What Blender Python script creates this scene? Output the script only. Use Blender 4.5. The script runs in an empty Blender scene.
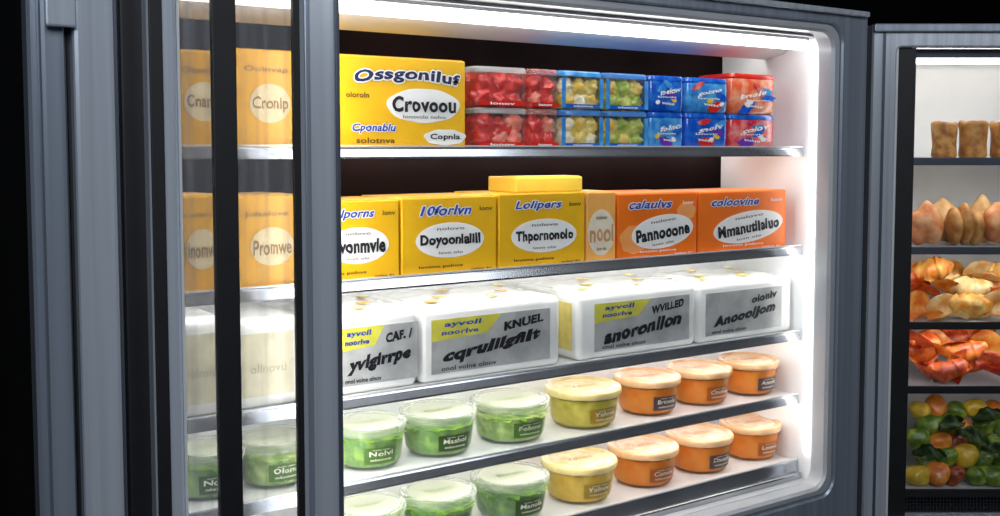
import bpy, bmesh, math, random
from mathutils import Vector, Matrix, Euler, noise
random.seed(7)
S = bpy.context.scene; C = S.collection; PI = math.pi
S.view_settings.view_transform = 'Standard'
# ------------------------------------------------------------------ camera
F = 1000.0; YAW = math.radians(33.2); PITCH = math.radians(3.5); PY0 = 211.0
CAM = Vector((0, 0, 1.5)); ZV = Vector((0, 0, 1))
FH = Vector((math.sin(YAW), math.cos(YAW), 0)); RT = Vector((math.cos(YAW), -math.sin(YAW), 0))
FW = FH*math.cos(PITCH) - ZV*math.sin(PITCH); UP = FH*math.sin(PITCH) + ZV*math.cos(PITCH)
cd = bpy.data.cameras.new('camera'); cam = bpy.data.objects.new('camera', cd); C.objects.link(cam)
cd.sensor_width = 36; cd.lens = 36*F/1000; cd.shift_y = (PY0-258)/1000; cd.clip_start = .01
M = Matrix((RT, UP, -FW)).transposed().to_4x4(); M.translation = CAM; cam.matrix_world = M
S.camera = cam
def proj(p):
    v = p-CAM; d = v.dot(FW)
    return 500+F*v.dot(RT)/d, PY0-F*v.dot(UP)/d
def bis(fn, a, b, t):
    s = 1 if fn(b) > fn(a) else -1
    for _ in range(50):
        m = (a+b)/2
        if (fn(m)-t)*s < 0: a = m
        else: b = m
    return (a+b)/2
def fx(px, y, z): return bis(lambda x: proj(Vector((x, y, z)))[0], -.6, 5, px)
def fz(py, x, y): return bis(lambda z: proj(Vector((x, y, z)))[1], 0, 2.4, py)

# ------------------------------------------------------------------ materials
MATS = {}
def mat(name, col, rough=.5, metal=0, var=.08, scale=25, bump=0, emit=0, coat=0, col2=None, stretch=None, spec=.5):
    if name in MATS: return MATS[name]
    m = bpy.data.materials.new(name); m.use_nodes = True; nt = m.node_tree; N = nt.nodes; L = nt.links
    b = N['Principled BSDF']; tc = N.new('ShaderNodeTexCoord'); nz = N.new('ShaderNodeTexNoise')
    nz.inputs['Scale'].default_value = scale; nz.inputs['Detail'].default_value = 4
    if stretch:
        mp = N.new('ShaderNodeMapping'); mp.inputs['Scale'].default_value = stretch
        L.new(tc.outputs['Object'], mp.inputs['Vector']); L.new(mp.outputs['Vector'], nz.inputs['Vector'])
    else: L.new(tc.outputs['Object'], nz.inputs['Vector'])
    cr = N.new('ShaderNodeValToRGB')
    c2 = col2 or [min(1, c*(1+var)) for c in col]
    c1 = col if col2 else [c*(1-var) for c in col]
    cr.color_ramp.elements[0].color = (*c1, 1); cr.color_ramp.elements[1].color = (*c2, 1)
    cr.color_ramp.elements[0].position = .38; cr.color_ramp.elements[1].position = .62
    L.new(nz.outputs['Fac'], cr.inputs['Fac']); L.new(cr.outputs['Color'], b.inputs['Base Color'])
    b.inputs['Roughness'].default_value = rough; b.inputs['Metallic'].default_value = metal
    b.inputs['Coat Weight'].default_value = coat; b.inputs['Specular IOR Level'].default_value = spec
    if emit:
        b.inputs['Emission Color'].default_value = (1, .985, .955, 1); b.inputs['Emission Strength'].default_value = emit
    if bump:
        bp = N.new('ShaderNodeBump'); bp.inputs['Strength'].default_value = bump; bp.inputs['Distance'].default_value = .004
        L.new(nz.outputs['Fac'], bp.inputs['Height']); L.new(bp.outputs['Normal'], b.inputs['Normal'])
    MATS[name] = m; return m
def clear(name, col, fac, rough=.12, k=.5, tint=1.0, streak=0):
    if name in MATS: return MATS[name]
    m = bpy.data.materials.new(name); m.use_nodes = True; nt = m.node_tree; N = nt.nodes; L = nt.links
    b = N['Principled BSDF']; out = N['Material Output']
    b.inputs['Base Color'].default_value = (*col, 1); b.inputs['Roughness'].default_value = rough
    tr = N.new('ShaderNodeBsdfTransparent'); mx = N.new('ShaderNodeMixShader'); lw = N.new('ShaderNodeLayerWeight')
    tr.inputs['Color'].default_value = (tint, tint, tint, 1)
    lw.inputs['Blend'].default_value = .25
    ma = N.new('ShaderNodeMath'); ma.operation = 'MULTIPLY_ADD'; ma.inputs[1].default_value = k; ma.inputs[2].default_value = fac
    ma.use_clamp = True
    L.new(lw.outputs['Facing'], ma.inputs[0]); o_ = ma.outputs[0]
    if streak:   # vertical streaks mixed in to imitate reflections and haze on the pane
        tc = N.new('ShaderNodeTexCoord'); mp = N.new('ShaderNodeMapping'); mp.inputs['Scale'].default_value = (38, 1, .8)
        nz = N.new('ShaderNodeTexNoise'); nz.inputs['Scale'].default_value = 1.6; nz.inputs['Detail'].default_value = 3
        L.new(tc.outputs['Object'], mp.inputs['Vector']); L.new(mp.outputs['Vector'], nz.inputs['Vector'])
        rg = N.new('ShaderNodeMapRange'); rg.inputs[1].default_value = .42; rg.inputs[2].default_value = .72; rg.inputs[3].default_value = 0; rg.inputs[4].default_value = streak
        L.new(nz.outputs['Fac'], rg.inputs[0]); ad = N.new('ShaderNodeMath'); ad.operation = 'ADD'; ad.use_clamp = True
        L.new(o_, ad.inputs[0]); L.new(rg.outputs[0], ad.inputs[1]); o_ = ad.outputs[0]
    L.new(o_, mx.inputs[0])
    L.new(tr.outputs[0], mx.inputs[1]); L.new(b.outputs[0], mx.inputs[2]); L.new(mx.outputs[0], out.inputs['Surface'])
    MATS[name] = m; return m
BR = (60, 60, .6)
steel = mat('blue_grey_steel', (.33, .375, .45), .30, .5, .12, 1, stretch=BR)
steel_l = mat('light_blue_grey_steel', (.64, .69, .77), .26, .5, .12, 1, stretch=BR)
steel_d = mat('dark_blue_grey_steel', (.08, .095, .125), .4, .3, .08, 6)
black = mat('black_rubber', (.005, .005, .007), .55, 0, .2)
blackp = mat('black_panel', (.005, .005, .006), .8, 0, .3, 4, spec=.15)
brownb = mat('dark_brown_back_panel', (.009, .005, .005), .9, 0, .3, 4, spec=.05)
liner = mat('white_liner', (.86, .87, .88), .4, 0, .02, 8)
liner_g = mat('grey_liner', (.50, .51, .53), .35, .1, .04, 8)
lipm = mat('pale_rim', (.40, .42, .45), .32, .15, .04, 8)
shelfm = mat('white_shelf', (.82, .82, .81), .25, 0, .03, 12)
railm = mat('chrome_price_rail', (.50, .52, .55), .20, .85, .10, 10)
rail_l = mat('bright_rail_edge', (.85, .86, .87), .2, .3, .03, 10)
led = mat('led_diffuser', (1, 1, 1), .5, 0, .01, emit=13)
rear_fill = mat('rear_fill_diffuser', (1, 1, 1), .5, 0, .01, emit=6)
rear_fill1 = mat('bright_rear_fill_diffuser', (1, 1, 1), .5, 0, .01, emit=9)
rear_fill2 = mat('dim_rear_fill_diffuser', (1, 1, 1), .5, 0, .01, emit=3)
led_top = mat('top_tube_diffuser', (1, 1, 1), .5, 0, .01, emit=6.5)
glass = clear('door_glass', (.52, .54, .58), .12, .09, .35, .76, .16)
yellow = mat('yellow_card', (.83, .46, .010), .40, 0, .07, 9)
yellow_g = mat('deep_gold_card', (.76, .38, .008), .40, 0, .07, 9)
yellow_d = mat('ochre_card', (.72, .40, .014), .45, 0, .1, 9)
yellow_p = mat('pale_yellow_card', (.86, .58, .06), .42, 0, .08, 9)
amber = mat('pale_orange_card', (.90, .44, .10), .42, 0, .1, 9)
orange = mat('orange_card', (.92, .18, .008), .42, 0, .06, 9)
orange_d = mat('deep_orange_card', (.85, .30, .05), .42, 0, .06, 9)
peachp = mat('peach_print', (.92, .36, .10), .45, 0, .06, 9)
whitep = mat('white_print', (.87, .87, .84), .5, 0, .03)
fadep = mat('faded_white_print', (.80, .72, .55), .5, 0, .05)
hazep = mat('hazed_cream_print', (.74, .60, .34), .5, 0, .05)  # door-glass haze put into the oval colour of cartons behind it
ink = mat('black_ink', (.010, .010, .014), .5, 0, .1)
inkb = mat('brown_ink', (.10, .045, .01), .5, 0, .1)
inkhaze = mat('hazed_brown_ink', (.30, .18, .06), .5, 0, .1)  # lighter ink imitates the haze of the glass in front
inkblue = mat('blue_ink', (.02, .06, .38), .5, 0, .1)
navy = mat('navy_ink', (.012, .018, .07), .5, 0, .1)
whitebox = mat('white_shrink_wrap', (.82, .82, .79), .2, 0, .05, 14, coat=.4, bump=.12)
greyl = mat('silver_label', (.44, .45, .44), .35, .1, .12, 30)
yell = mat('yellow_green_label_corner', (.66, .62, .08), .4, 0, .1)

# ------------------------------------------------------------------ helpers
def obj(name, bm, m, parent=None, smooth=0):
    me = bpy.data.meshes.new(name); bmesh.ops.recalc_face_normals(bm, faces=bm.faces[:]); bm.to_mesh(me); bm.free(); me.materials.append(m)
    if smooth:
        for p in me.polygons: p.use_smooth = True
        if smooth < 180: me.set_sharp_from_angle(angle=math.radians(smooth))
    o = bpy.data.objects.new(name, me); C.objects.link(o); o.parent = parent
    return o
def raw(name, bm, m, parent):
    me = bpy.data.meshes.new(name); bm.to_mesh(me); bm.free(); me.materials.append(m)
    o = bpy.data.objects.new(name, me); C.objects.link(o); o.parent = parent
    return o
def tag(o, label, cat, group=None):
    o['label'] = label; o['category'] = cat
    if group: o['group'] = group
    return o
def thing(name, label, cat, loc=(0, 0, 0), rz=0, group=None):
    o = bpy.data.objects.new(name, None); C.objects.link(o); o.empty_display_size = .05
    o.location = loc; o.rotation_euler = (0, 0, rz); return tag(o, label, cat, group)
def box(bm, x0, x1, y0, y1, z0, z1, b=0, seg=2):
    vs = bmesh.ops.create_cube(bm, size=1)['verts']
    for v in vs: v.co = Vector((x0 if v.co.x < 0 else x1, y0 if v.co.y < 0 else y1, z0 if v.co.z < 0 else z1))
    if b:
        es = list({e for v in vs for e in v.link_edges})
        bmesh.ops.bevel(bm, geom=es, offset=b, segments=seg, profile=.5, affect='EDGES')
    return bm
def B(*a, **k): return box(bmesh.new(), *a, **k)
def loft(bm, loops, closed=False, cap=False):
    rows = [[bm.verts.new(p) for p in l] for l in loops]; n = len(rows[0])
    rng = range(len(rows)) if closed else range(len(rows)-1)
    for i in rng:
        a = rows[i]; b = rows[(i+1) % len(rows)]
        for j in range(n): bm.faces.new((a[j], a[(j+1) % n], b[(j+1) % n], b[j]))
    if cap: bm.faces.new(rows[0]); bm.faces.new(rows[-1][::-1])
    return bm
def rr(x0, x1, z0, z1, r, n=6):
    pts = []
    for cx, cz, a0 in ((x1-r, z1-r, 0), (x0+r, z1-r, 90), (x0+r, z0+r, 180), (x1-r, z0+r, 270)):
        for i in range(n+1):
            a = math.radians(a0+90*i/n); pts.append((cx+r*math.cos(a), cz+r*math.sin(a)))
    return pts
def ring(outer, inner, ro, ri, y0, y1, b=.003, n=6):
    bm = bmesh.new()
    g = lambda q, r, y, d: [Vector((p[0], y, p[1])) for p in rr(q[0]+d, q[1]-d, q[2]+d, q[3]-d, max(r-d, .001), n)]
    return loft(bm, [g(outer, ro, y1, 0), g(outer, ro, y0+b, 0), g(outer, ro, y0, b), g(inner, ri, y0, -b), g(inner, ri, y0+b, 0), g(inner, ri, y1, 0)], closed=True)
def lathe(bm, prof, n=44):
    rows = []
    for r, z in prof: rows.append([Vector((r*math.cos(2*PI*i/n), r*math.sin(2*PI*i/n), z)) for i in range(n)])
    loft(bm, rows); bmesh.ops.remove_doubles(bm, verts=bm.verts[:], dist=1e-5); return bm
def tapered(bm, rings):
    return loft(bm, [[Vector((p[0], p[1], z)) for p in rr(-hx, hx, -hy, hy, r, 4)] for hx, hy, r, z in rings], cap=True)
def text_bm(s, w, h, bold=0, shear=0, arch=0, rough=0):
    cu = bpy.data.curves.new('t', 'FONT'); cu.body = s; cu.offset = bold; cu.resolution_u = 3; cu.fill_mode = 'FRONT'
    cu.space_character = 1+bold*1.6
    o = bpy.data.objects.new('t', cu); C.objects.link(o); bpy.context.view_layer.update()
    me = bpy.data.meshes.new_from_object(o.evaluated_get(bpy.context.evaluated_depsgraph_get()))
    bm = bmesh.new(); bm.from_mesh(me); bpy.data.objects.remove(o); bpy.data.curves.remove(cu); bpy.data.meshes.remove(me)
    for v in bm.verts:
        if rough:   # distorted, uneven print
            v.co.x += rough*noise.noise(v.co*2.3+Vector((len(s), 1, 7))); v.co.y += rough*noise.noise(v.co*2.1+Vector((3, len(s), 2)))
        v.co.x += shear*v.co.y
    xs = [v.co.x for v in bm.verts]; ys = [v.co.y for v in bm.verts]
    sx = w/(max(xs)-min(xs)); sy = h/(max(ys)-min(ys)); mx = (max(xs)+min(xs))/2; my = (max(ys)+min(ys))/2
    for v in bm.verts:
        x = (v.co.x-mx)*sx
        v.co = Vector((x, 0, (v.co.y-my)*sy+arch*h*(1-(2*x/w)**2)))
    return bm
def face_text(parent, s, cx, cz, w, h, y, m, bold=.01, shear=0, outline=None, tilt=0, arch=0, rough=0):
    """lettering on a carton face; the outline is the same lettering drawn fatter behind it"""
    if outline:
        big = bmesh.new()
        for i in range(10):
            b = text_bm(s, w, h, bold, shear, arch, rough); b.transform(Matrix.Translation((math.cos(i*PI/5)*h*.09, -.00006*i, math.sin(i*PI/5)*h*.09)))
            tm = bpy.data.meshes.new('t'); b.to_mesh(tm); b.free(); big.from_mesh(tm); bpy.data.meshes.remove(tm)
        big.transform(Matrix.Translation((cx, y-.0009, cz)) @ Matrix.Rotation(tilt, 4, 'Y'))
        raw('lettering_outline', big, outline, parent)
    bm = text_bm(s, w, h, bold, shear, arch, rough)
    bm.transform(Matrix.Translation((cx, y-.0009-(.0010 if outline else 0), cz)) @ Matrix.Rotation(tilt, 4, 'Y'))
    raw('lettering', bm, m, parent)
def disc(cx, cz, a, b, y, n=48, wob=0, tilt=0):
    bm = bmesh.new(); ct, st = math.cos(tilt), math.sin(tilt); f = []
    for i in range(n):
        u = a*math.cos(2*PI*i/n)*(1+wob*math.sin(5*2*PI*i/n)); v = b*math.sin(2*PI*i/n)*(1+wob*math.sin(7*2*PI*i/n))
        f.append(bm.verts.new((cx+u*ct+v*st, y, cz-u*st+v*ct)))
    bm.faces.new(f); r = bmesh.ops.extrude_face_region(bm, geom=bm.faces[:])
    for v in r['geom']:
        if isinstance(v, bmesh.types.BMVert): v.co.y -= .0006
    return bm
def blob(bm, rx, ry, rz, sc=20, amp=.1, sub=3, c=(0, 0, 0)):
    off = Vector((random.random()*50, random.random()*50, 3))
    vs = bmesh.ops.create_icosphere(bm, subdivisions=sub, radius=1)['verts']
    for v in vs:
        k = 1+amp*noise.noise(v.co*sc*.1+off); v.co = Vector((v.co.x*rx*k+c[0], v.co.y*ry*k+c[1], v.co.z*rz*k+c[2]))
    return bm
def crescent(L, r, bend, ridges, seed):
    """thick rolled crescent pastry with stepped ridges"""
    bm = bmesh.new(); R = L/(2*math.sin(bend)); loops = []; N_, Mn = 44, 18; off = Vector((seed*3.7, seed*1.9, 5))
    for i in range(N_+1):
        t = -1+2*i/N_; a = t*bend; c = Vector((R*math.sin(a), R*(1-math.cos(a)), 0))
        st = (abs(t)*ridges) % 1.0
        rad = r*max(0, 1-abs(t)**2.2)**.6*(1.10-.26*st)+.0015
        nrm = Vector((-math.sin(a), math.cos(a), 0)); lp = []
        for j in range(Mn):
            p = c+nrm*rad*math.cos(2*PI*j/Mn)+ZV*rad*.85*math.sin(2*PI*j/Mn)
            lp.append(p+(p-c)*.35*noise.noise(p*24+off))
        loops.append(lp)
    return loft(bm, loops, cap=True)
def fold(Rd, gap, th, seed):
    """a soft, thick round piece of dough folded over on itself, open side up"""
    bm = bmesh.new(); off = Vector((seed*7.3, seed*3.1, 1)); nu, nv = 28, 24; va = []
    for i in range(nu+1):
        u = -1+2*i/nu; h = Rd*max(.05, (1-abs(u)**2.4))**.5; row = []
        for j in range(nv+1):
            v = -1+2*j/nv; s = 1 if v > 0 else -1; a = abs(v)
            g = gap*(1+.2*s)*(.35+.65*a)
            p = Vector((u*Rd, s*(.014*min(1, a*4)+a*h*math.sin(g)), a*h*math.cos(g)*(1 if s > 0 else .74)))
            n = noise.noise(p*16+off); n2 = noise.noise(p*48+off)
            row.append(bm.verts.new(p+Vector((0, .012*n+.003*n2, .010*n+.002*n2))))
        va.append(row)
    for i in range(nu):
        for j in range(nv): bm.faces.new((va[i][j], va[i][j+1], va[i+1][j+1], va[i+1][j]))
    bmesh.ops.solidify(bm, geom=bm.faces[:], thickness=th)
    for _ in range(3): bmesh.ops.smooth_vert(bm, verts=bm.verts[:], factor=.5, use_axis_x=True, use_axis_y=True, use_axis_z=True)
    return bm

# ------------------------------------------------------------------ setting
def struct(o): o['kind'] = 'structure'; return o
floorm = mat('dark_floor', (.02, .02, .022), .35, 0, .3, 3)
wallm = mat('black_wall', (.003, .003, .004), .9, 0, .3, 2, spec=.1)
struct(obj('floor', B(-2.5, 5, -2.5, 2.8, -.05, 0), floorm))
struct(obj('wall_back', B(-2.5, 5, 2.8, 2.9, -.05, 3), wallm))

# ------------------------------------------------------------------ main refrigerator
XL, XR, XW, XWL = .200, 1.889, 1.780, .275
YF, YS, YB = 1.41, 1.495, 1.74
ZT, ZB = 1.80, .70
xr = XW-.004
ZS = [fz(y, fx(798, YS, 1.1), YS) for y in (149, 247, 332, 395, 460)]
ZFLOOR = .760; ZCEIL = 1.752
fr = thing('display_refrigerator', 'large blue-grey refrigerator with five lit shelves of boxes and tubs', 'refrigerator', (0, 0, 0))
def P(name, bm, m, parent=fr, smooth=0): return obj(name, bm, m, parent, smooth)
P('side_panel', B(XL, XWL-.015, 1.452, 1.86, .1, ZT), blackp)
P('side_liner', B(XWL-.015, XWL, 1.452, YB, ZFLOOR, ZCEIL), liner)
P('side_panel', B(XW+.02, XR, 1.452, 1.86, .1, ZT), steel_d)
P('side_liner', B(XW, XW+.02, 1.452, YB, ZFLOOR, ZCEIL), liner)
P('top_panel', B(XWL-.015, XW+.02, 1.452, 1.86, ZCEIL, ZT), blackp)
P('base_cabinet', B(XWL-.015, XW+.02, 1.452, 1.86, .1, ZFLOOR), steel_d)
P('kick_plate', B(XL+.03, XR-.03, 1.50, 1.84, 0, .1), black)
P('back_panel', B(XWL, XW, YB, 1.86, ZS[1], ZCEIL), brownb)
P('lower_back_panel', B(XWL, XW, YB, 1.86, ZFLOOR, ZS[1]), liner)
IN = (.315, 1.803, .742, 1.768)
P('front_frame', ring((XL, XR, .1, ZT), IN, .006, .04, YF, 1.452, .004), steel, smooth=40)
P('opening_lip', ring(IN, (.335, 1.777, .763, 1.750), .04, .035, YF+.003, 1.452, .006), lipm, smooth=40)
P('header_trim', B(XL+.01, XR-.01, YF-.012, YF, ZT-.012, ZT, b=.003), steel_l)
def strip(name, p0, p1, yf, yb, m, z0=.12, z1=ZT-.014, b=.003):
    x0 = fx(p0, yf, 1.3); x1 = fx(p1, yf, 1.3)
    return P(name, B(x0, x1, yf, yb, z0, z1, b=b), m)
strip('corner_ridge', 47, 72, 1.385, YF, steel, b=.006)
strip('post_ridge', 80, 121, 1.378, YF, steel_l, b=.006)
strip('post_groove', 73, 79, 1.403, YF, black, b=.001)
strip('post_gasket', 126, 150, 1.390, YF, black)
P('hinge_bracket', B(fx(46, 1.372, 1.6), fx(76, 1.372, 1.6), 1.366, 1.377, 1.655, 1.79, b=.003), steel_l)
# sliding door on the left
DY0, DY1 = 1.362, 1.392
dx0, dx1 = fx(153, DY0, 1.3), fx(343, DY0, 1.3); gx0, gx1 = fx(182, DY0, 1.3), fx(304, DY0, 1.3)
door = P('door', ring((dx0, dx1, .72, 1.786), (gx0, gx1, .77, 1.765), .004, .006, DY0, DY1, .005, 3), steel_l, smooth=40)
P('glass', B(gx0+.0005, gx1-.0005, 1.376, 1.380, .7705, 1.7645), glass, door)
P('gasket', B(gx1-.010, gx1-.0005, 1.366, 1.375, .771, 1.764), black, door)
P('edge_trim', B(gx0+.0005, gx0+.004, 1.364, 1.375, .771, 1.764), rail_l, door)
P('edge_trim', B(dx0+.001, fx(168, DY0-.004, 1.3), DY0-.004, DY0, .725, 1.782, b=.0015), black, door)
P('edge_trim', B(dx1-.010, dx1-.003, DY0-.004, DY0, .73, 1.78, b=.0015), steel_d, door)
P('edge_trim', B(gx1+.004, gx1+.012, DY0-.004, DY0, .73, 1.78, b=.0015), steel, door)
mx0, mx1 = fx(215, 1.37, 1.3), fx(239, 1.37, 1.3)
P('door_bar', B(mx0, mx1, 1.364, 1.3755, .7705, 1.7645, b=.002), black, door)
lx0 = fx(312, 1.44, 1.3)
P('side_light_bar', B(lx0, lx0+.014, 1.425, 1.447, .80, 1.72, b=.003), mat('left_fill_diffuser', (1, 1, 1), .5, 0, .01, emit=20))  # hidden glowing bar added to brighten the product fronts
P('side_light_bar', B(XW-.010, XW, 1.458, 1.468, .82, 1.70, b=.003), mat('side_diffuser', (1, 1, 1), .5, 0, .01, emit=5))
P('lamp_housing', B(XWL, XW, 1.452, 1.49, 1.744, ZCEIL), mat('lamp_housing_grey', (.40, .41, .43), .4, .2, .05, 8))
P('ceiling_lamp', B(XWL+.02, XW-.02, 1.462, 1.484, 1.716, 1.738, b=.009), led_top, smooth=50)
P('lamp_holder', B(XWL+.02, XW-.02, 1.466, 1.480, 1.738, 1.744), liner_g)
pr = [(1.4905, 1.7515), (1.4905, 1.744), (1.505, 1.736), (1.55, 1.716), (1.60, 1.706), (1.606, 1.710), (1.606, 1.7515)]
P('lamp_reflector', loft(bmesh.new(), [[Vector((x, a, b)) for a, b in pr] for x in (XWL+.001, XW-.001)], cap=True), mat('reflector_white', (.62, .63, .64), .4, 0, .02, 8), smooth=35)
P('rear_lamp', B(XWL+.03, XW-.01, 1.612, 1.626, 1.738, 1.7515, b=.002), rear_fill1)
for i, z in enumerate(ZS):
    sh = P('shelf', B(XWL+.002, xr, YS, YB-.002, z-.007, z), shelfm)
    bm = bmesh.new(); t = .016 if i < 4 else .030
    prof = [(YS, z+.003), (YS-.003, z+.003), (YS-.005, z-.001), (YS-.009, z-t+.003), (YS-.009, z-t), (YS, z-t)]
    loft(bm, [[Vector((x, y, zz)) for y, zz in prof] for x in (XWL+.002, xr)], cap=True)
    P('price_rail', bm, railm, sh)
    P('rail_edge', B(XWL+.002, xr, YS-.006, YS-.002, z+.0035, z+.006), rail_l, sh)
    if i < 4: P('light_bar', B(XWL+.03, xr-.03, YS+.002, YS+.014, z-.013, z-.0075), led, sh)
    if i < 4: P('light_bar', B(XWL+.03, xr-.02, YB-.030, YB-.018, z-.013, z-.0075), (rear_fill1, rear_fill2, rear_fill, rear_fill)[i], sh)  # rear bars are added fill for box tops and back wall
    if i == 4:
        P('tray_front', B(XWL+.002, xr, YS-.022, YS-.0095, z-.045, z-.022, b=.004), railm, sh)
P('sill', B(XWL, XW, 1.4525, YB, ZFLOOR, ZFLOOR+.004), liner_g)

# ------------------------------------------------------------------ cartons
YC = YS+.014
def carton(p0, p1, z, ytop, label, m, depth=.17, group='cartons', name='carton', yf=YC, bev=.0025, cat='box', seg=2):
    x0 = fx(p0, yf, z+.05)+.0012; x1 = fx(p1, yf, z+.05)-.0012; xm = (x0+x1)/2
    H = fz(ytop, xm, yf)-z; W = x1-x0
    t = thing(name, label, cat, (xm, yf+depth/2, z), 0, group)
    obj('body', B(-W/2, W/2, -depth/2, depth/2, 0, H, b=bev, seg=seg), m, t, 40 if seg > 2 else 0)
    return t, W, H, -depth/2
def flap(t, W, H, y, depth, m):
    obj('top_flap', B(-W/2+.004, W/2-.004, y+.004, y+depth*.55, H, H+.0012, b=.0005), m, t)
GY = 'yellow cartons behind the door glass'
def oval(t, W, H, y, cx, cz, a, b, s, m=whitep, small=None, tilt=0, im=ink):
    obj('label_oval', disc(cx*W, cz*H, a*W, b*H, y-.0002, tilt=tilt), m, t)
    face_text(t, s, cx*W, (cz-.01)*H, a*W*1.76, b*H*.80, y-.0008, im, .045 if im is ink else .02, tilt=tilt, rough=.08)
    if small:
        face_text(t, small, cx*W, (cz+.66*b)*H, a*W*.8, b*H*.18, y-.0008, inkb, .01, tilt=tilt)
        face_text(t, 'lovn olo', cx*W, (cz-.70*b)*H, a*W*.7, b*H*.15, y-.0008, inkb, .01, tilt=tilt)
z1, z2, z3, z4, z5 = ZS
t, W, H, y = carton(306, 466, z1, 57, 'big yellow carton with bold outlined lettering on the top shelf', yellow, .19)
flap(t, W, H, y, .19, yellow_d)
face_text(t, 'Ossgoniluf', .12*W, .75*H, .68*W, .17*H, y, navy, .035, .08, whitep, arch=.35, rough=.06)
obj('splash', disc(.22*W, .48*H, .24*W, .19*H, y-.0001, 56, .02), whitep, t)
face_text(t, 'Crovoou', .22*W, .49*H, .42*W, .18*H, y-.0022, ink, .035, rough=.06)
face_text(t, 'lonovolo nolvo', .22*W, .355*H, .28*W, .04*H, y-.0022, inkb, 0.01)
obj('white_flash', disc(.36*W, .13*H, .14*W, .09*H, y-.0001, 30, .05), whitep, t)
face_text(t, 'Cponablu', -.10*W, .22*H, .27*W, .11*H, y, inkblue, .03, .2, whitep, rough=.08)
face_text(t, 'solotnva', -.09*W, .09*H, .24*W, .06*H, y, inkb, .02)
face_text(t, 'Copnla', .36*W, .13*H, .20*W, .08*H, y-.0006, ink, .03, rough=.06)
face_text(t, 'oloroln', -.20*W, .58*H, .14*W, .06*H, y, inkb, .02)
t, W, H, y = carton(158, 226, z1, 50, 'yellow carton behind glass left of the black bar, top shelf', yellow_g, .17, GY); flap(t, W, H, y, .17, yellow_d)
oval(t, W, H, y, .18, .48, .30, .20, 'Cnamp', hazep, im=inkhaze); face_text(t, 'Olovns', .1*W, .8*H, .5*W, .07*H, y, inkhaze)
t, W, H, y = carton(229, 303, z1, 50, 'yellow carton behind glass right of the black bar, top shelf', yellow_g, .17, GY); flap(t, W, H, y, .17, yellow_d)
oval(t, W, H, y, .05, .46, .28, .20, 'Cronlp', hazep, im=inkhaze); face_text(t, 'Oolnvap', 0, .8*H, .6*W, .07*H, y, inkhaze)
G2 = 'cartons on the second shelf'
SC = [(306, 400, 201, yellow, 'yellow carton beside the door post on the second shelf', 'Yvonmvle', 'Colporns', .04, .34, .44),
      (401, 497, 197, yellow, 'yellow carton with wide oval, second from the door post', 'Doyoonlalill', '10forlvn', .0, .36, .44),
      (498, 585, 193, yellow, 'yellow carton with a yellow packet lying on top', 'Thpornonolo', 'Lolipers', .02, .38, .42),
      (586, 616, 192, amber, 'narrow pale orange carton with white oval between yellow and orange cartons', 'nool', 'ponlv', 0, .46, .42),
      (617, 697, 193, orange, 'orange carton directly right of the narrow pale orange carton, second shelf', 'Pannooone', 'calaulvs', .06, .39, .40),
      (698, 786, 191, orange, 'orange carton at the right end of the second shelf', 'Mmanutlialuo', 'coloovine', .06, .40, .40)]
for k, (p0, p1, yt, m, lb, s, s2, cx, a, cz) in enumerate(SC):
    t, W, H, y = carton(p0, p1, z2, yt, lb, m, .16, G2)
    flap(t, W, H, y, .16, {yellow: yellow_d, orange: orange_d}.get(m, amber))
    if k == 4:
        obj('peach_patch', disc(-.30*W, .30*H, .17*W, .22*H, y+.0002, 40, .05), peachp, t); obj('peach_patch', disc(.36*W, .70*H, .12*W, .14*H, y+.0002, 40, .05), peachp, t)
    oval(t, W, H, y, cx, cz, a, (.23, .23, .23, .33, .26, .26)[k], s, fadep if k == 3 else whitep, small='nolovo', tilt=0 if k < 4 else -.10, im=mat('faded_orange_ink', (.6, .3, .12), .5) if k == 3 else ink)
    if k != 3:
        face_text(t, s2, (-.05 if k < 3 else -.10)*W, .83*H, .54*W, .14*H, y, inkblue, .03, .3, whitep, rough=.06)
        face_text(t, 'lonv', .38*W, .84*H, .14*W, .06*H, y-.0006, inkb if k < 3 else whitep, .02)
        face_text(t, 'lovono polnve', .0 if k > 2 else -.10*W, .10*H, .46*W, .05*H, y, inkb if k < 3 else whitep, 0.02)
        face_text(t, 'nolpo 6g', .33*W, .04*H, .22*W, .04*H, y, inkb if k < 3 else whitep, 0.02)
    if k == 2: H3 = H
pz = z2+H3+.0012
x0 = fx(520, YC+.006, pz); x1 = fx(584, YC+.006, pz)
hw = (x1-x0)/2; t = thing('packet', 'squarish pale yellow packet lying on top of the third yellow carton', 'packet', ((x0+x1)/2, YC+.006+.055, pz), math.radians(-3))
obj('body', B(-hw, hw, -.050, .055, 0, .028, b=.0025), yellow_p, t)
obj('top_flap', B(-hw+.004, hw-.004, -.046, .010, .028, .0295, b=.0005), yellow, t)
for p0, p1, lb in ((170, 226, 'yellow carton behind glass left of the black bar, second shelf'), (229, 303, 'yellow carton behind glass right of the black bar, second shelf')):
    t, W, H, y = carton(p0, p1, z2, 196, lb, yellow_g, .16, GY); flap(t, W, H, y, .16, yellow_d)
    oval(t, W, H, y, .08, .45, .30, .21, 'Promwe' if p0 > 200 else 'Inomve', hazep, im=inkhaze); face_text(t, 'Jolanlove', 0, .80*H, .6*W, .07*H, y, inkhaze)
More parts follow.
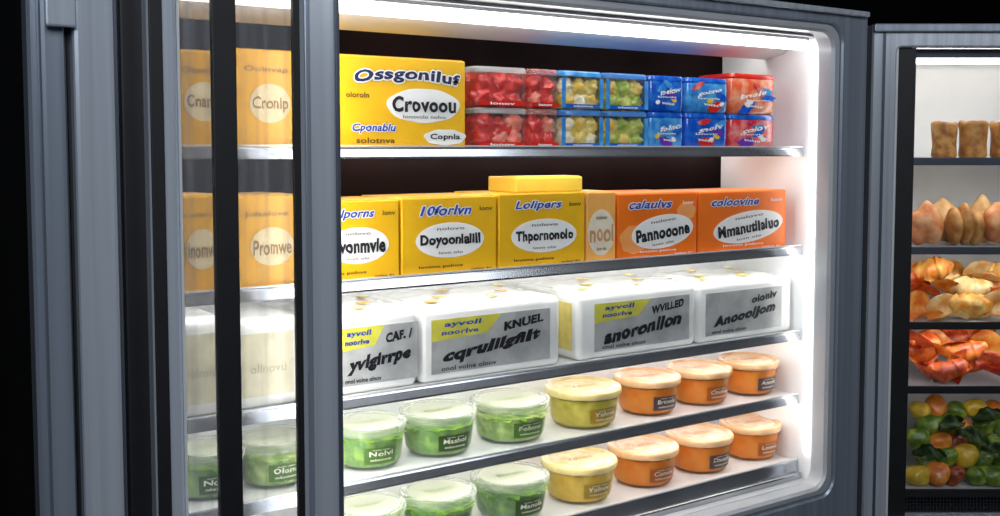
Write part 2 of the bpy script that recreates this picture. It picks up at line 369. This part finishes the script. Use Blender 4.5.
# third shelf: white boxes
G3 = 'white wrapped boxes on the third shelf'
WB = [(306, 419, 314, 'white wrapped box with yellow-banded grey label beside the door post', 'yvlglrrpe', 'CAF. /', .13, .72),
      (420, 562, 302, 'white wrapped box with the widest silver label, centre of third shelf', 'cqrulllgfilt', 'KNUEL', -.01, .84),
      (577, 697, 289, 'white wrapped box with yellowish side panel, third shelf', 'anoronllon', 'WVILLED', .03, .80),
      (698, 793, 280, 'white wrapped box at the right end of the third shelf', 'AnoooIJom', 'olonlv', -.03, .80)]
toppr = [mat('pale_orange_print', (.86, .50, .14), .5, 0, .2), mat('pale_yellow_print', (.84, .70, .22), .5, 0, .2)]
for k, (p0, p1, yt, lb, s, s2, cx, wf) in enumerate(WB):
    t, W, H, y = carton(p0, p1, z3, yt, lb, whitebox, .220, G3, 'wrapped_box', bev=.014, seg=5)
    lw = wf*W/2; c0 = cx*W
    obj('front_label', B(c0-lw, c0+lw, y-.0008, y, .12*H, .84*H), greyl, t)
    if k < 3:
        bm = bmesh.new(); q = [(c0-lw, .84*H), (c0+lw*.15, .84*H), (c0-lw*.1, .60*H), (c0-lw, .55*H)]
        bm.faces.new([bm.verts.new((a, y-.0011, b)) for a, b in q]); obj('label_corner', bm, yell, t)
        face_text(t, 'ayvoll', c0-lw*.50, .76*H, lw*.6, .09*H, y-.0014, inkblue, .03, .1, rough=.08); face_text(t, 'noorlve', c0-lw*.55, .66*H, lw*.6, .07*H, y-.0014, inkblue, .03, .1, rough=.08)
    tl = -.11
    face_text(t, s, c0, .40*H, lw*1.66, .22*H, y-.0008, ink, .06, .3, tilt=tl, rough=.10)
    face_text(t, s2, c0+lw*.52, .69*H, lw*.70, .13*H, y-.0012, ink, .055, .15, tilt=tl, rough=.08)
    face_text(t, 'onol volne olnov', c0-lw*.4, .18*H, lw*.9, .06*H, y-.0008, ink, .02)
    obj('top_seam', B(-W/2+.018, W/2-.018, -.006, .006, H, H+.0012), mat('wrap_seam', (.76, .75, .68), .3, 0, .1), t)
    # loosely gathered film on top
    bm = bmesh.new(); nx, ny = 14, 8
    gv = [[bm.verts.new((-W/2+.02+(W-.04)*i/nx, y+.02+.17*j/ny, H+.0003+(.0035*(1+noise.noise(Vector((i*.45, j*.6, k*3.)))) if 0 < i < nx and 0 < j < ny else 0))) for j in range(ny+1)] for i in range(nx+1)]
    for i in range(nx):
        for j in range(ny): bm.faces.new((gv[i][j], gv[i+1][j], gv[i+1][j+1], gv[i][j+1]))
    obj('film_top', bm, whitebox, t, 180)
    if k == 2: obj('side_label', B(-W/2-.0008, -W/2, y+.018, y+.17, .15*H, .86*H), mat('pale_yellow_label', (.75, .62, .18), .4, 0, .1, 30), t)
    for q in range(6):
        a = -.36*W+.14*W*q+random.uniform(-.02, .02)*W; b = (-.075, -.03, .04)[q % 3]; w_ = random.uniform(.008, .014)
        obj('top_print', B(a-w_, a+w_, b-.010, b+.010, H+.0062, H+.0070), toppr[q % 2], t)
for p0, p1, lb in ((178, 228, 'white wrapped box behind glass left of the black bar'), (231, 304, 'white wrapped box behind glass right of the black bar')):
    t, W, H, y = carton(p0, p1, z3, 318, lb, whitebox, .205, 'white boxes behind the door glass', 'wrapped_box', bev=.016, seg=5)
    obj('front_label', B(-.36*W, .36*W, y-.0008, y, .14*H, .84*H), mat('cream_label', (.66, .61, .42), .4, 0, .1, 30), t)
    face_text(t, 'ollnovu', 0, .45*H, .5*W, .10*H, y-.0008, mat('tan_ink', (.42, .38, .27), .5), .01)

# ------------------------------------------------------------------ round tubs
def foodm(n, a, b, sc=60, coat=0): return mat(n, a, .45, 0, 0, sc, .3, col2=b, coat=coat)
clr = clear('clear_tub_plastic', (.85, .92, .80), .04, .06, .22)
clr_y = clear('yellow_tub_plastic', (.9, .72, .25), .10, .06, .2)
clr_o = clear('orange_tub_plastic', (.9, .42, .10), .10, .06, .2)
fills = {'green': foodm('green_filling', (.07, .22, .005), (.22, .42, .02), 50), 'pale': foodm('pale_green_filling', (.18, .36, .02), (.48, .60, .16), 50), 'dark': foodm('dark_green_filling', (.035, .13, .005), (.14, .30, .015), 50),
         'lime': foodm('lime_filling', (.50, .46, .02), (.74, .64, .10), 40),
         'yellow': foodm('yellow_filling', (.78, .46, .02), (.86, .60, .10), 40), 'orange': foodm('orange_filling', (.82, .19, .008), (.87, .30, .03), 40)}
lidc = {'green': clear('clear_lid', (.86, .90, .78), .22, .06, .3), 'cream': mat('cream_lid', (.84, .66, .28), .25, 0, .1, 40, coat=.4), 'beige': mat('peach_lid', (.87, .52, .27), .25, 0, .1, 40, coat=.4)}
def printm(n, a, b): return mat(n, a, .5, 0, 0, 55, .1, col2=b)
stick = {'green': clear('pale_lid_print', (.82, .84, .62), .50, .3, .1), 'cream': printm('cream_lid_print', (.82, .60, .25), (.86, .78, .52)),
         'beige': printm('peach_lid_print', (.83, .48, .28), (.88, .70, .52))}
labm = {'green': mat('green_label', (.03, .08, .010), .4, 0, .15, 60), 'pale': mat('leaf_label', (.07, .17, .02), .4, 0, .15, 60),
        'yellow': mat('mustard_label', (.40, .25, .02), .4, 0, .15, 60), 'orange': mat('brown_label', (.42, .10, .015), .4, 0, .15, 60), 'purple': mat('dark_label', (.10, .06, .07), .4, 0, .15, 60)}
creamp = mat('cream_ink', (.80, .78, .62), .5, 0, .05)
def wrapb(bm, r):
    for v in bm.verts:
        q = r(v.co.z); a = v.co.x/q; v.co = Vector((q*math.sin(a), -q*math.cos(a), v.co.z))
    return bm
def tub(px, z, R, H, fill, lid, lab, s, label, group, Yc=YS+.086):
    x = fx(px, Yc, z+.04)
    t = thing('food_tub', label, 'tub', (x, Yc, z), 0, group)
    rb, rt, hz = .83*R, .975*R, .85*H
    rad = lambda q: rb+(rt-rb)*min(1, max(0, q/hz))**.7
    prof = [(0, 0), (rb-.008, 0), (rb-.0028, .002), (rb-.0004, .006)]+[(rad(hz*f), hz*f) for f in (.2, .4, .6, .8, 1)]
    inner = [(r-.0012, q) for r, q in prof[:2:-1]]+[(rb-.008, .0035), (0, .0025)]
    obj('body', lathe(bmesh.new(), prof+inner), {'yellow': clr_y, 'lime': clr_y, 'orange': clr_o}.get(fill, clr), t, 50)
    k = random.uniform(.68, .76) if lid == 'green' else .80
    pf = [(0, .004), (rb-.009, .004), (rb-.0032, .007)]+[(rad(k*H*f)-.0022, k*H*f) for f in (.2, .4, .6, .9, .96)]+[(rad(k*H)-.007, k*H)]
    bm = lathe(bmesh.new(), pf)
    blob(bm, rad(k*H)-.007, rad(k*H)-.007, .08*H, 50, .5 if lid == 'green' else .3, 4, (0, 0, k*H-.003))
    obj('filling', bm, fills[fill], t, 50)
    # wide lid with a raised rim and a recessed panel
    obj('lid', lathe(bmesh.new(), [(rt+.0015, .79*H), (R*1.02, .80*H), (R*1.035, .83*H), (R*1.035, .94*H), (R*1.015, .98*H), (R*.97, H), (R*.93, .99*H), (R*.90, .955*H), (R*.86, .95*H), (0, .95*H)]), lidc[lid], t, 50)
    bm = bmesh.new(); zl = .95*H; lathe(bm, [(0, zl+.0006), (R*.80, zl+.0006), (R*.81, zl), (0, zl)]); obj('lid_print', bm, stick[lid], t)
    bm = text_bm(s, R*.8, R*.22, .02, rough=.1)   # printed word lying flat on the lid
    bm.transform(Matrix.Translation((0, 0, zl+.0010)) @ Matrix.Rotation(-PI/2, 4, 'X'))
    raw('lettering', bm, mat('lid_ink_green', (.28, .40, .14), .5) if lid == 'green' else mat('lid_ink_brown', (.66, .32, .15), .5), t)
    sh = random.uniform(-.12, .12); bm = bmesh.new(); a0, a1, n = -.50+sh, .50+sh, 16; zl, zh = .18*H, .56*H
    va = [[bm.verts.new(((rad(q)+.0008)*math.sin(a0+(a1-a0)*i/n), -(rad(q)+.0008)*math.cos(a0+(a1-a0)*i/n), q)) for i in range(n+1)] for q in (zl, zh)]
    for i in range(n): bm.faces.new((va[0][i], va[0][i+1], va[1][i+1], va[1][i]))
    obj('label_band', bm, labm[lab], t, 60)
    for ss, cz, hh, ww in ((s, .42*H, .12*H, R*.68), ('olonvo', .28*H, .06*H, R*.6), ('nolv ono', .51*H, .035*H, R*.5)):
        bm = text_bm(ss, ww, hh, .02, rough=.08)
        for v in bm.verts: v.co.z += cz; v.co.x += sh*R*.9
        raw('lettering', wrapb(bm, lambda q: rad(q)+.0016), creamp, t)
    return t
G4 = 'round tubs on the fourth shelf'; G5 = 'round tubs on the lowest shelf'; GG = 'round tubs behind the door glass'
T4 = [(369, .065, .077, 'green', 'green', 'pale', 'Nolvi', 'green tub next to the door post, fourth shelf'),
      (438, .070, .078, 'green', 'green', 'green', 'Mashol', 'green tub with dark green label and clear lid, second on fourth shelf'),
      (510, .075, .077, 'pale', 'green', 'pale', 'Folonv', 'clear-lidded pale green tub, third on fourth shelf'),
      (583, .075, .078, 'lime', 'cream', 'yellow', 'Yelovn', 'greenish yellow tub with cream lid, the only one on fourth shelf'),
      (647, .069, .078, 'orange', 'beige', 'purple', 'Bronolo', 'orange tub with dark label right of the yellow tub, fourth shelf'),
      (699, .069, .078, 'orange', 'beige', 'orange', 'Onolvo', 'orange tub with reddish label, second from right on fourth shelf'),
      (748, .066, .078, 'orange', 'beige', 'purple', 'Amonlo', 'orange tub with dark label at right end of fourth shelf')]
for p, R, H, f, l, lb, s, txt in T4: tub(p, z4, R, H, f, l, lb, s, txt, G4)
T5 = [(369, .065, .077, 'pale', 'green', 'pale', 'Noulv', 'whitish tub at the left end of lowest shelf, partly cut off'),
      (438, .070, .077, 'green', 'green', 'green', 'Gnoval', 'green tub with pale lid, second on lowest shelf'),
      (510, .075, .078, 'dark', 'green', 'green', 'Manola', 'dark green tub left of the yellow tub on lowest shelf'),
      (579, .075, .080, 'yellow', 'cream', 'yellow', 'Yolnov', 'yellow tub with cream lid on lowest shelf'),
      (643, .073, .080, 'orange', 'beige', 'orange', 'Conolv', 'orange tub directly right of the yellow tub on lowest shelf'),
      (699, .072, .080, 'orange', 'beige', 'purple', 'Dnoolv', 'orange tub second from right on lowest shelf'),
      (750, .067, .080, 'orange', 'beige', 'orange', 'Lonova', 'orange tub at right end of lowest shelf')]
for p, R, H, f, l, lb, s, txt in T5: tub(p, z5, R, H, f, l, lb, s, txt, G5)
tub(209, z4, .058, .078, 'green', 'green', 'green', 'Nolv', 'green tub behind glass left of the black bar', GG)
tub(274, z4, .062, .078, 'pale', 'green', 'pale', 'Olonv', 'pale green tub behind glass right of the black bar', GG)

# ------------------------------------------------------------------ stacked fruit containers on the top shelf
red = foodm('red_fruit', (.50, .004, .004), (.80, .03, .015), 50, .6); yfr = foodm('yellow_fruit', (.74, .44, .02), (.87, .70, .20), 50, .4); pfr = foodm('pink_fruit', (.74, .10, .06), (.84, .30, .20), 50, .4)
gfr = foodm('green_fruit', (.24, .36, .02), (.62, .62, .12), 50, .4); cfr = foodm('cream_fruit', (.80, .66, .36), (.86, .82, .62), 50, .4)
blue = mat('blue_plastic', (.006, .08, .55), .18, 0, 0, 45, coat=.5, col2=(.02, .16, .62)); blue_l = mat('light_blue_plastic', (.03, .22, .66), .18, 0, 0, 45, coat=.5, col2=(.10, .40, .74))
redp = mat('red_plastic', (.65, .025, .015), .2, 0, .1, 20, coat=.3); orp = mat('pink_orange_plastic', (.82, .12, .04), .2, 0, 0, 40, coat=.3, col2=(.87, .38, .22)); yelp = mat('yellow_plastic', (.80, .55, .05), .2, 0, .1, 20, coat=.3)
pinkp = mat('red_pink_plastic', (.68, .03, .04), .2, 0, 0, 40, coat=.4, col2=(.82, .28, .26)); purp = mat('purple_plastic', (.16, .04, .42), .2, 0, .1, 20, coat=.3)
clr_b = clear('blue_lid_plastic', (.10, .32, .8), .6, .1, .3); clr_r = clear('pale_red_lid_plastic', (.85, .35, .30), .35, .1, .3); clr_w = clear('clear_lid_plastic', (.9, .9, .9), .30, .08, .3)
bounds = [475, 530, 561, 605, 650, 687, 731, 778]
FR = [  # (filling, second fruit, lid lower, lid upper, wrapper lower, wrapper upper, words)
    (red, pfr, clr_w, clr_w, None, None, 'red fruit'), (red, pfr, clr_r, clr_r, None, None, 'bright red fruit'),
    (yfr, cfr, clr_b, blue_l, None, None, 'yellow fruit'), (gfr, yfr, clr_b, clr_b, None, None, 'yellow-green fruit'),
    (None, None, blue, blue, blue_l, blue, 'blue wrapper'), (None, None, blue, blue, blue, blue_l, 'blue wrapper'), (None, None, blue, redp, pinkp, orp, '')]
pos = ['leftmost', 'second from left', 'third from left', 'fourth from left', 'third from right', 'second from right', 'rightmost']
words = ['colov', 'bnolo', 'folno', 'melow', 'snolv', 'golmo']
clrbox = clear('clear_fruit_box', (.9, .9, .9), .02, .05, .22)
for c in range(7):
    yb = YC
    x0 = fx(bounds[c], yb, z1+.05)+.0006; x1 = fx(bounds[c+1], yb, z1+.05)-.0006; hw = (x1-x0)/2; hy = .055
    for lev in (0, 1):
        f, f2nd, lidm, slv = FR[c][0], FR[c][1], FR[c][2+lev], FR[c][4+lev]; hh = .0735
        tall = .014 if (c == 6 and lev) else 0
        ww = FR[c][6] or ('red, pink and blue print', 'pinkish orange wrapper')[lev]
        t = thing('fruit_container', '%s %s fruit container of the top shelf stack, %s' % (pos[c], ('lower', 'upper')[lev], ww), 'food container',
                  ((x0+x1)/2, yb+hy+.002, z1+lev*hh), 0, 'stacked fruit containers on the top shelf')
        yy = -hy*.985-.0012
        if not slv:
            obj('body', tapered(bmesh.new(), [(hw*.93, hy*.93, .010, 0), (hw*.95, hy*.95, .012, .002), (hw*.98, hy*.98, .014, .060), (hw, hy, .014, .061), (hw, hy, .014, .063)]), clrbox, t, 40)
            bm = bmesh.new(); tapered(bm, [(hw*.80, hy*.80, .01, .003), (hw*.84, hy*.84, .012, .048)]); b2 = bmesh.new()
            nx = 3 if hw > .042 else 2; rad0 = hw*.9/nx
            for ui in range(nx):
                u = -.9*hw+rad0*(2*ui+1)
                for v in (-.62, 0, .62):
                    for wz in (.019, .045):
                        d = b2 if random.random() < .3 else bm
                        rs = random.uniform(.9, 1.2)
                        blob(d, rad0*1.05*rs, hy*.33, .0170*rs, 22, .45, 3, (u*.93, v*hy, wz+random.uniform(-.003, .002)))
            obj('filling', bm, f, t, 75); obj('fruit_pieces', b2, f2nd, t, 75)
            obj('lid', tapered(bmesh.new(), [(hw, hy, .014, .0632), (hw, hy, .014, .070), (hw*.95, hy*.95, .012, .0733)]), lidm, t, 40)
            if c in (2, 3):
                for sx in (-1, 1): obj('corner_label', B(sx*hw*.86-hw*.08, sx*hw*.86+hw*.08, yy-.0004, yy+.0006, .004, .060), blue_l, t)
                obj('base_label', B(-hw*.78, hw*.78, yy-.0004, yy+.0006, .004, .011), blue, t)
                face_text(t, 'olonvo', 0, .0075, hw*.9, .0045, yy-.0004, whitep, .03)
            else:
                obj('base_label', B(-hw*.85, hw*.85, yy-.0004, yy+.0006, .004, .012), redp, t)
                face_text(t, 'lonov', 0, .008, hw*.9, .0048, yy-.0004, whitep, .03)
        else:
            obj('body', tapered(bmesh.new(), [(hw*.88, hy*.88, .010, 0), (hw*.96, hy*.96, .014, .006), (hw*.985, hy*.985, .016, .025), (hw*.985, hy*.985, .016, .050+tall), (hw*.96, hy*.96, .014, .062+tall)]), slv, t, 60)
            obj('lid', tapered(bmesh.new(), [(hw*.96, hy*.96, .014, .0622+tall), (hw*.98, hy*.98, .014, .066+tall), (hw*.93, hy*.93, .012, .0733+tall)]), lidm, t, 40)
            pm = [redp if c == 5 else purp if lev == 0 else blue, blue_l, yelp if c != 6 else whitep, blue if slv is not blue else purp, whitep, pinkp if c > 4 else blue_l]
            for q in range(6):
                obj('wrapper_patch', disc(random.uniform(-.6, .6)*hw, (.014, .050, .026, .036, .020, .056)[q], hw*(.36, .34, .16, .30, .12, .3)[q], (.010, .008, .005, .007, .004, .006)[q], yy+.0010-.0002*q, 30, .14, random.uniform(-.6, .6)), pm[q], t)
            face_text(t, words[(c*2+lev) % 6], random.uniform(-.1, .1)*hw, .043, hw*1.15, .011, yy-.0010, whitep, .035, .25, tilt=-.16, rough=.12)
            face_text(t, 'volno', random.uniform(-.2, .2)*hw, .018, hw*.7, .006, yy-.0010, whitep, .03, .1, tilt=.08, rough=.12)
            face_text(t, 'lonovlo', random.uniform(-.2, .2)*hw, .031, hw*1.0, .004, yy-.0010, whitep, .03, rough=.12)

# ------------------------------------------------------------------ second refrigerator (angled, on the right)
D2 = 2.45; LAT0 = .368*D2+.004
def lat(px, dep, z): return (px-500)/F*(dep*math.cos(PITCH)-(z-1.5)*math.sin(PITCH))
def zz(py, dep): return bis(lambda z: proj(FH*dep+Vector((0, 0, z)))[1], 0, 2.4, py)
def wpt(px, dep, z):
    v = FH*dep+RT*lat(px, dep, z); return Vector((v.x, v.y, z))
o0 = FH*D2+RT*LAT0
f2 = thing('bakery_refrigerator', 'narrow grey refrigerator of breads and fruit at the right edge', 'refrigerator', (o0.x, o0.y, 0), -YAW)
W2, DP = .72, .46; T2 = zz(24, D2); IT = zz(47, D2); IB = .60
a1 = lat(893, D2, 1.3)-LAT0; a2 = lat(909, D2+.03, 1.3)-LAT0
def P2(name, bm, m, parent=f2, smooth=0): return obj(name, bm, m, parent, smooth)
P2('front_frame', ring((0, W2, .1, T2), (a1, W2-a1, IB-.02, IT), .006, .012, 0, .04, .004), steel_l, smooth=40)
P2('frame_groove', B(a1*.42, a1*.52, -.003, 0, .12, T2-.02), steel_d)
P2('top_trim', B(0, W2, -.012, 0, T2-.02, T2, b=.003), steel)
P2('side_panel', B(0, .04, .04, DP, .1, T2), steel_d); P2('side_panel', B(W2-.04, W2, .04, DP, .1, T2), steel_d)
P2('top_panel', B(.04, W2-.04, .04, DP, IT, T2), steel_d); P2('base_cabinet', B(.04, W2-.04, .04, DP, .1, IB-.02), steel_d)
P2('back_panel', B(.04, W2-.04, DP-.03, DP, IB-.02, IT), mat('warm_white_liner', (.88, .86, .82), .4, 0, .02, 8)); P2('kick_plate', B(.03, W2-.03, .05, DP-.02, 0, .1), black)
P2('gasket', B(a1+.0065, a2, .012, .039, IB-.019, IT-.001), black)
P2('inner_rim', B(a1+.0005, a1+.006, .006, .039, IB-.019, IT-.001), rail_l)
P2('side_liner', B(.04, a2, .04, DP-.03, IB-.02, IT), liner)
wd = lambda n, e: mat(n, (1, 1, 1), .5, 0, .01, emit=e)
P2('lamp_shade', B(a2+.001, W2-.05, .041, .044, IT-.022, IT-.0005), steel_d)
P2('ceiling_lamp', B(a2+.01, W2-.08, .045, .065, IT-.014, IT, b=.003), wd('warm_diffuser', 16))
P2('rear_lamp', B(a2+.01, W2-.08, .30, .32, IT-.014, IT, b=.003), wd('warm_rear_diffuser', 7))
SY = [158, 247, 322, 386, 489]; DS = D2+.05
Z2 = [zz(q, DS) for q in SY]
for i, z in enumerate(Z2):
    sh = P2('shelf', B(a2+.0005, W2-.045, .05, DP-.032, z-.008, z), liner_g)
    P2('shelf_edge', B(a2+.0005, W2-.045, .042, .0495, z-.018, z+.001, b=.001), black if i > 1 else steel_d, sh)
    if i < 4: P2('light_bar', B(a2+.02, W2-.08, .052, .064, z-.014, z-.0082), wd('warm_bar', 19) if i < 3 else wd('dim_bar', 7), sh)
wire = bmesh.new(); gz1 = Z2[4]-.019; gz0 = IB-.018
xx = a2+.008
while xx < W2-.05:
    box(wire, xx, xx+.0022, .045, .0475, gz0, gz1); xx += .0085
q = gz0
while q < gz1: box(wire, a2+.0075, W2-.046, .0475, .0495, q, q+.0022); q += .0085
P2('wire_grille', wire, black)
crust = foodm('bread_crust', (.34, .12, .025), (.64, .32, .09), 45); crust_m = foodm('mid_crust', (.38, .14, .03), (.66, .34, .10), 30)
crust2 = foodm('pale_crust', (.60, .30, .10), (.78, .50, .22), 30)
pink = foodm('pink_bun_crust', (.64, .19, .06), (.84, .42, .19), 30); golden = foodm('golden_pastry', (.66, .23, .015), (.88, .58, .15), 34, .3)
cream = foodm('cream_pastry', (.78, .40, .09), (.88, .74, .40), 34, .3); redor = foodm('orange_red_pastry', (.60, .06, .008), (.88, .30, .05), 34, .5)
darkred = foodm('dark_red_pastry', (.40, .03, .010), (.76, .16, .03), 34, .5); orpas = foodm('orange_pastry', (.76, .18, .012), (.90, .48, .10), 34, .4)
leaf = foodm('dark_leaf', (.012, .035, .007), (.05, .11, .018), 40)
lime = foodm('green_fruit_skin', (.05, .11, .008), (.26, .34, .04), 25, .2); gold = foodm('yellow_fruit_skin', (.52, .32, .015), (.74, .52, .07), 25, .2); dkfruit = foodm('brown_red_fruit_skin', (.16, .025, .010), (.42, .09, .02), 25, .2); orfruit = foodm('orange_fruit_skin', (.52, .13, .012), (.76, .30, .04), 25, .2)
def food(name, label, cat, bm, m, px, dep, z, group, rot=(0, 0, 0)):
    bm.transform(Euler(rot).to_matrix().to_4x4())
    mn = min(v.co.z for v in bm.verts)
    for v in bm.verts: v.co.z -= mn
    o = obj(name, bm, m, None, 180); p = wpt(px, dep, z+.03); o.location = (p.x, p.y, z); o.rotation_euler = (0, 0, -YAW)
    return tag(o, label, cat, group)
for k, (px, r, h_) in enumerate(((944, .0325, .092), (973, .036, .094), (1004, .035, .092))):
    bm = lathe(bmesh.new(), [(0, 0), (r*.86, 0), (r*.95, .006), (r*.90, h_*.35), (r*.93, h_*.7), (r*1.0, h_*.9), (r*.97, h_*.97), (r*.80, h_), (r*.66, h_*.985), (r*.5, h_*.96), (0, h_*.955)], 28)
    off = Vector((k*9, 2, 4))
    for v in bm.verts: v.co *= 1+.06*noise.noise(v.co*40+off)
    food('bread_roll', ['upright golden bread roll, leftmost on the bakery top shelf', 'upright golden bread roll, middle of the bakery top shelf', 'upright golden bread roll cut by the photo edge, top shelf'][k], 'bread', bm, (crust, crust_m, crust)[k], px, D2+.115, Z2[0], 'upright rolls on the bakery top shelf')
for k, (px, dep, rx, ry, rz, m, lb) in enumerate((
    (925, .10, .044, .038, .050, pink, 'pinkish round bun at left end of the second bakery shelf'),
    (944, .175, .044, .034, .056, crust2, 'pale bun behind the brown split roll, second bakery shelf'),
    (964, .095, .048, .038, .053, crust_m, 'tall brown split roll in the middle of second bakery shelf'),
    (999, .095, .046, .038, .052, pink, 'pinkish bun at right on the second bakery shelf'),
    (982, .18, .044, .034, .058, crust2, 'pale bun behind between brown roll and right pink bun'),
    (1018, .18, .042, .034, .058, crust2, 'pale bun cut by the photo edge, second bakery shelf'))):
    bm = bmesh.new()
    if m is crust_m:
        for s, hh in ((-1, .9), (0, 1.0), (1, .85)): blob(bm, rx*.42, ry*.9, rz*hh, 14, .12, 3, (s*rx*.55, 0, rz*hh))
    else:
        blob(bm, rx, ry, rz, 12, .25, 4)
        for v in bm.verts: v.co.z += .10*rz*math.cos(v.co.x/rx*5)
    food('bun', lb, 'bun', bm, m, px, D2+dep, Z2[1], 'buns on the second bakery shelf')
rnd = random.Random(11)
# (px, depth, height, material, radius, 'f' folded or 'c' crescent, label)
G_3 = 'golden pastries on the third bakery shelf'
L3 = [(921, .10, 0, orpas, .056, 'f', 'orange folded pastry at front left of the third bakery shelf'), (946, .085, 0, cream, .054, 'f', 'cream folded pastry at front centre of the third bakery shelf'),
      (972, .10, 0, golden, .060, 'c', 'golden crescent at front right of the third bakery shelf'), (998, .085, 0, cream, .056, 'f', 'cream folded pastry at the front by the photo edge, third shelf'),
      (918, .14, .048, redor, .054, 'f', 'orange-red folded pastry at middle left of the third bakery shelf'),
      (940, .14, .046, golden, .056, 'f', 'golden folded pastry left of centre in the third shelf heap'), (965, .14, .048, cream, .062, 'c', 'cream crescent in the middle of the third shelf heap'), (991, .14, .050, orpas, .056, 'f', 'orange folded pastry at middle right of the third bakery shelf'),
      (930, .17, .084, orpas, .052, 'c', 'orange crescent on top left of the third shelf heap'), (955, .17, .082, golden, .050, 'f', 'golden folded pastry topmost in the third shelf heap'), (983, .17, .086, cream, .052, 'f', 'cream folded pastry on top right of the third shelf heap'), (1008, .17, .082, golden, .052, 'c', 'golden crescent at the upper photo edge, third bakery shelf')]
for k, (px, dep, dz, m, r, sh, lb) in enumerate(L3):
    bm = fold(r, .36, .015, k+1) if sh == 'f' else crescent(r*2.0, .031, .8, 3.2, k)
    food('pastry', lb, 'pastry', bm, m, px, D2+dep, Z2[2]+dz, G_3, (rnd.uniform(.2, .8), rnd.uniform(-.4, .4), rnd.uniform(-.6, .6)))
G_4 = 'orange and red pastries on the fourth bakery shelf'
L4 = [(920, .095, 0, redor, .054, 'f', 'orange-red folded pastry at front left of the fourth bakery shelf'), (944, .082, 0, darkred, .054, 'c', 'dark red crescent at front centre of the fourth bakery shelf'),
      (969, .095, 0, redor, .056, 'f', 'orange-red folded pastry at front right of the fourth bakery shelf'), (995, .082, 0, darkred, .054, 'f', 'dark red folded pastry at the front photo edge, fourth shelf'),
      (917, .13, .042, darkred, .050, 'f', 'dark red folded pastry at middle left of the fourth bakery shelf'),
      (938, .13, .042, orpas, .054, 'f', 'light orange folded pastry left of centre in the fourth shelf heap'), (962, .13, .042, redor, .056, 'c', 'orange-red crescent in the middle of the fourth shelf heap'), (988, .13, .044, orpas, .054, 'f', 'light orange folded pastry at middle right, fourth shelf'),
      (927, .155, .072, redor, .046, 'c', 'orange-red crescent on top left of the fourth shelf heap'), (952, .155, .070, darkred, .046, 'f', 'dark red folded pastry topmost in the fourth shelf heap'), (979, .155, .072, redor, .048, 'f', 'orange-red folded pastry on top right of the fourth shelf heap')]
for k, (px, dep, dz, m, r, sh, lb) in enumerate(L4):
    bm = fold(r, .34, .015, k+21) if sh == 'f' else crescent(r*2.0, .028, .9, 2.4, k+9)
    food('pastry', lb, 'pastry', bm, m, px, D2+dep, Z2[3]+dz, G_4, (rnd.uniform(.2, .9), rnd.uniform(-.5, .5), rnd.uniform(-.7, .7)))
kinds = [(lime, 'green fruit in the lowest heap'), (gold, 'yellow fruit in the lowest heap'), (orfruit, 'orange fruit in the lowest heap'), (lime, 'green fruit in the lowest heap'), (dkfruit, 'brownish red fruit in the lowest heap'), (lime, 'green fruit in the lowest heap')]
for lay in range(5):
    for q in range(6):
        px = 919+q*18.5+(lay % 2)*8+rnd.uniform(-3, 3); r = rnd.uniform(.024, .031); m, lb = kinds[(q*2+lay*3+rnd.randint(0, 1)) % 6]
        food('fruit', lb, 'fruit', blob(bmesh.new(), r*rnd.uniform(1.0, 1.4), r, r*rnd.uniform(.8, 1.0), 10, .22, 4), m, px, D2+.078+lay*.030, Z2[4]+lay*.035, 'fruit heaped on the lowest shelf of the bakery refrigerator', (rnd.uniform(-.3, .3), rnd.uniform(-.7, .7), rnd.uniform(-1, 1)))
for q, (px, dep, dz) in enumerate(((930, .10, .075), (972, .12, .105), (998, .10, .07), (950, .15, .135), (990, .16, .145))):
    bm = bmesh.new(); n = 14; rows = []
    for i in range(n+1):
        t = i/n; w = .020*math.sin(PI*min(1, t*.96+.02))**.7*(1+.15*math.sin(t*26))
        rows.append([Vector((-.042+.084*t, s*w, .016*math.sin(t*PI)+.010*abs(s)+.005*math.sin(12*t+3*s))) for s in (-1, -.6, -.3, 0, .3, .6, 1)])
    va = [[bm.verts.new(p) for p in l] for l in rows]
    for i in range(n):
        for j in range(6): bm.faces.new((va[i][j], va[i][j+1], va[i+1][j+1], va[i+1][j]))
    bmesh.ops.solidify(bm, geom=bm.faces[:], thickness=.0015)
    food('salad_leaf', 'dark green salad leaf among the fruit of the lowest heap', 'leaf', bm, leaf, px, D2+dep-.025, Z2[4]+dz, 'salad leaves on the fruit heap', (.8, rnd.uniform(-.4, .4), rnd.uniform(-.6, .6)))

# ------------------------------------------------------------------ lights
def area(name, loc, target, size, e, col):
    l = bpy.data.lights.new(name, 'AREA'); l.energy = e; l.size = size; l.color = col
    o = bpy.data.objects.new(name, l); C.objects.link(o); o.location = loc
    o.rotation_euler = (Vector(target)-Vector(loc)).to_track_quat('-Z', 'Y').to_euler()
area('store_fill', (-.5, -.9, 2.6), (.9, 1.5, 1.2), 1.2, 37, (.84, .91, 1))  # unseen soft fill added in front of the cabinets
area('aisle_fill', (2.0, -.6, 2.7), (1.6, 1.5, 1.2), 1.0, 15, (.9, .95, 1))  # second unseen fill, added from the right front
w = bpy.data.worlds.new('world'); S.world = w; w.use_nodes = True
w.node_tree.nodes['Background'].inputs[0].default_value = (.35, .42, .55, 1); w.node_tree.nodes['Background'].inputs[1].default_value = .02
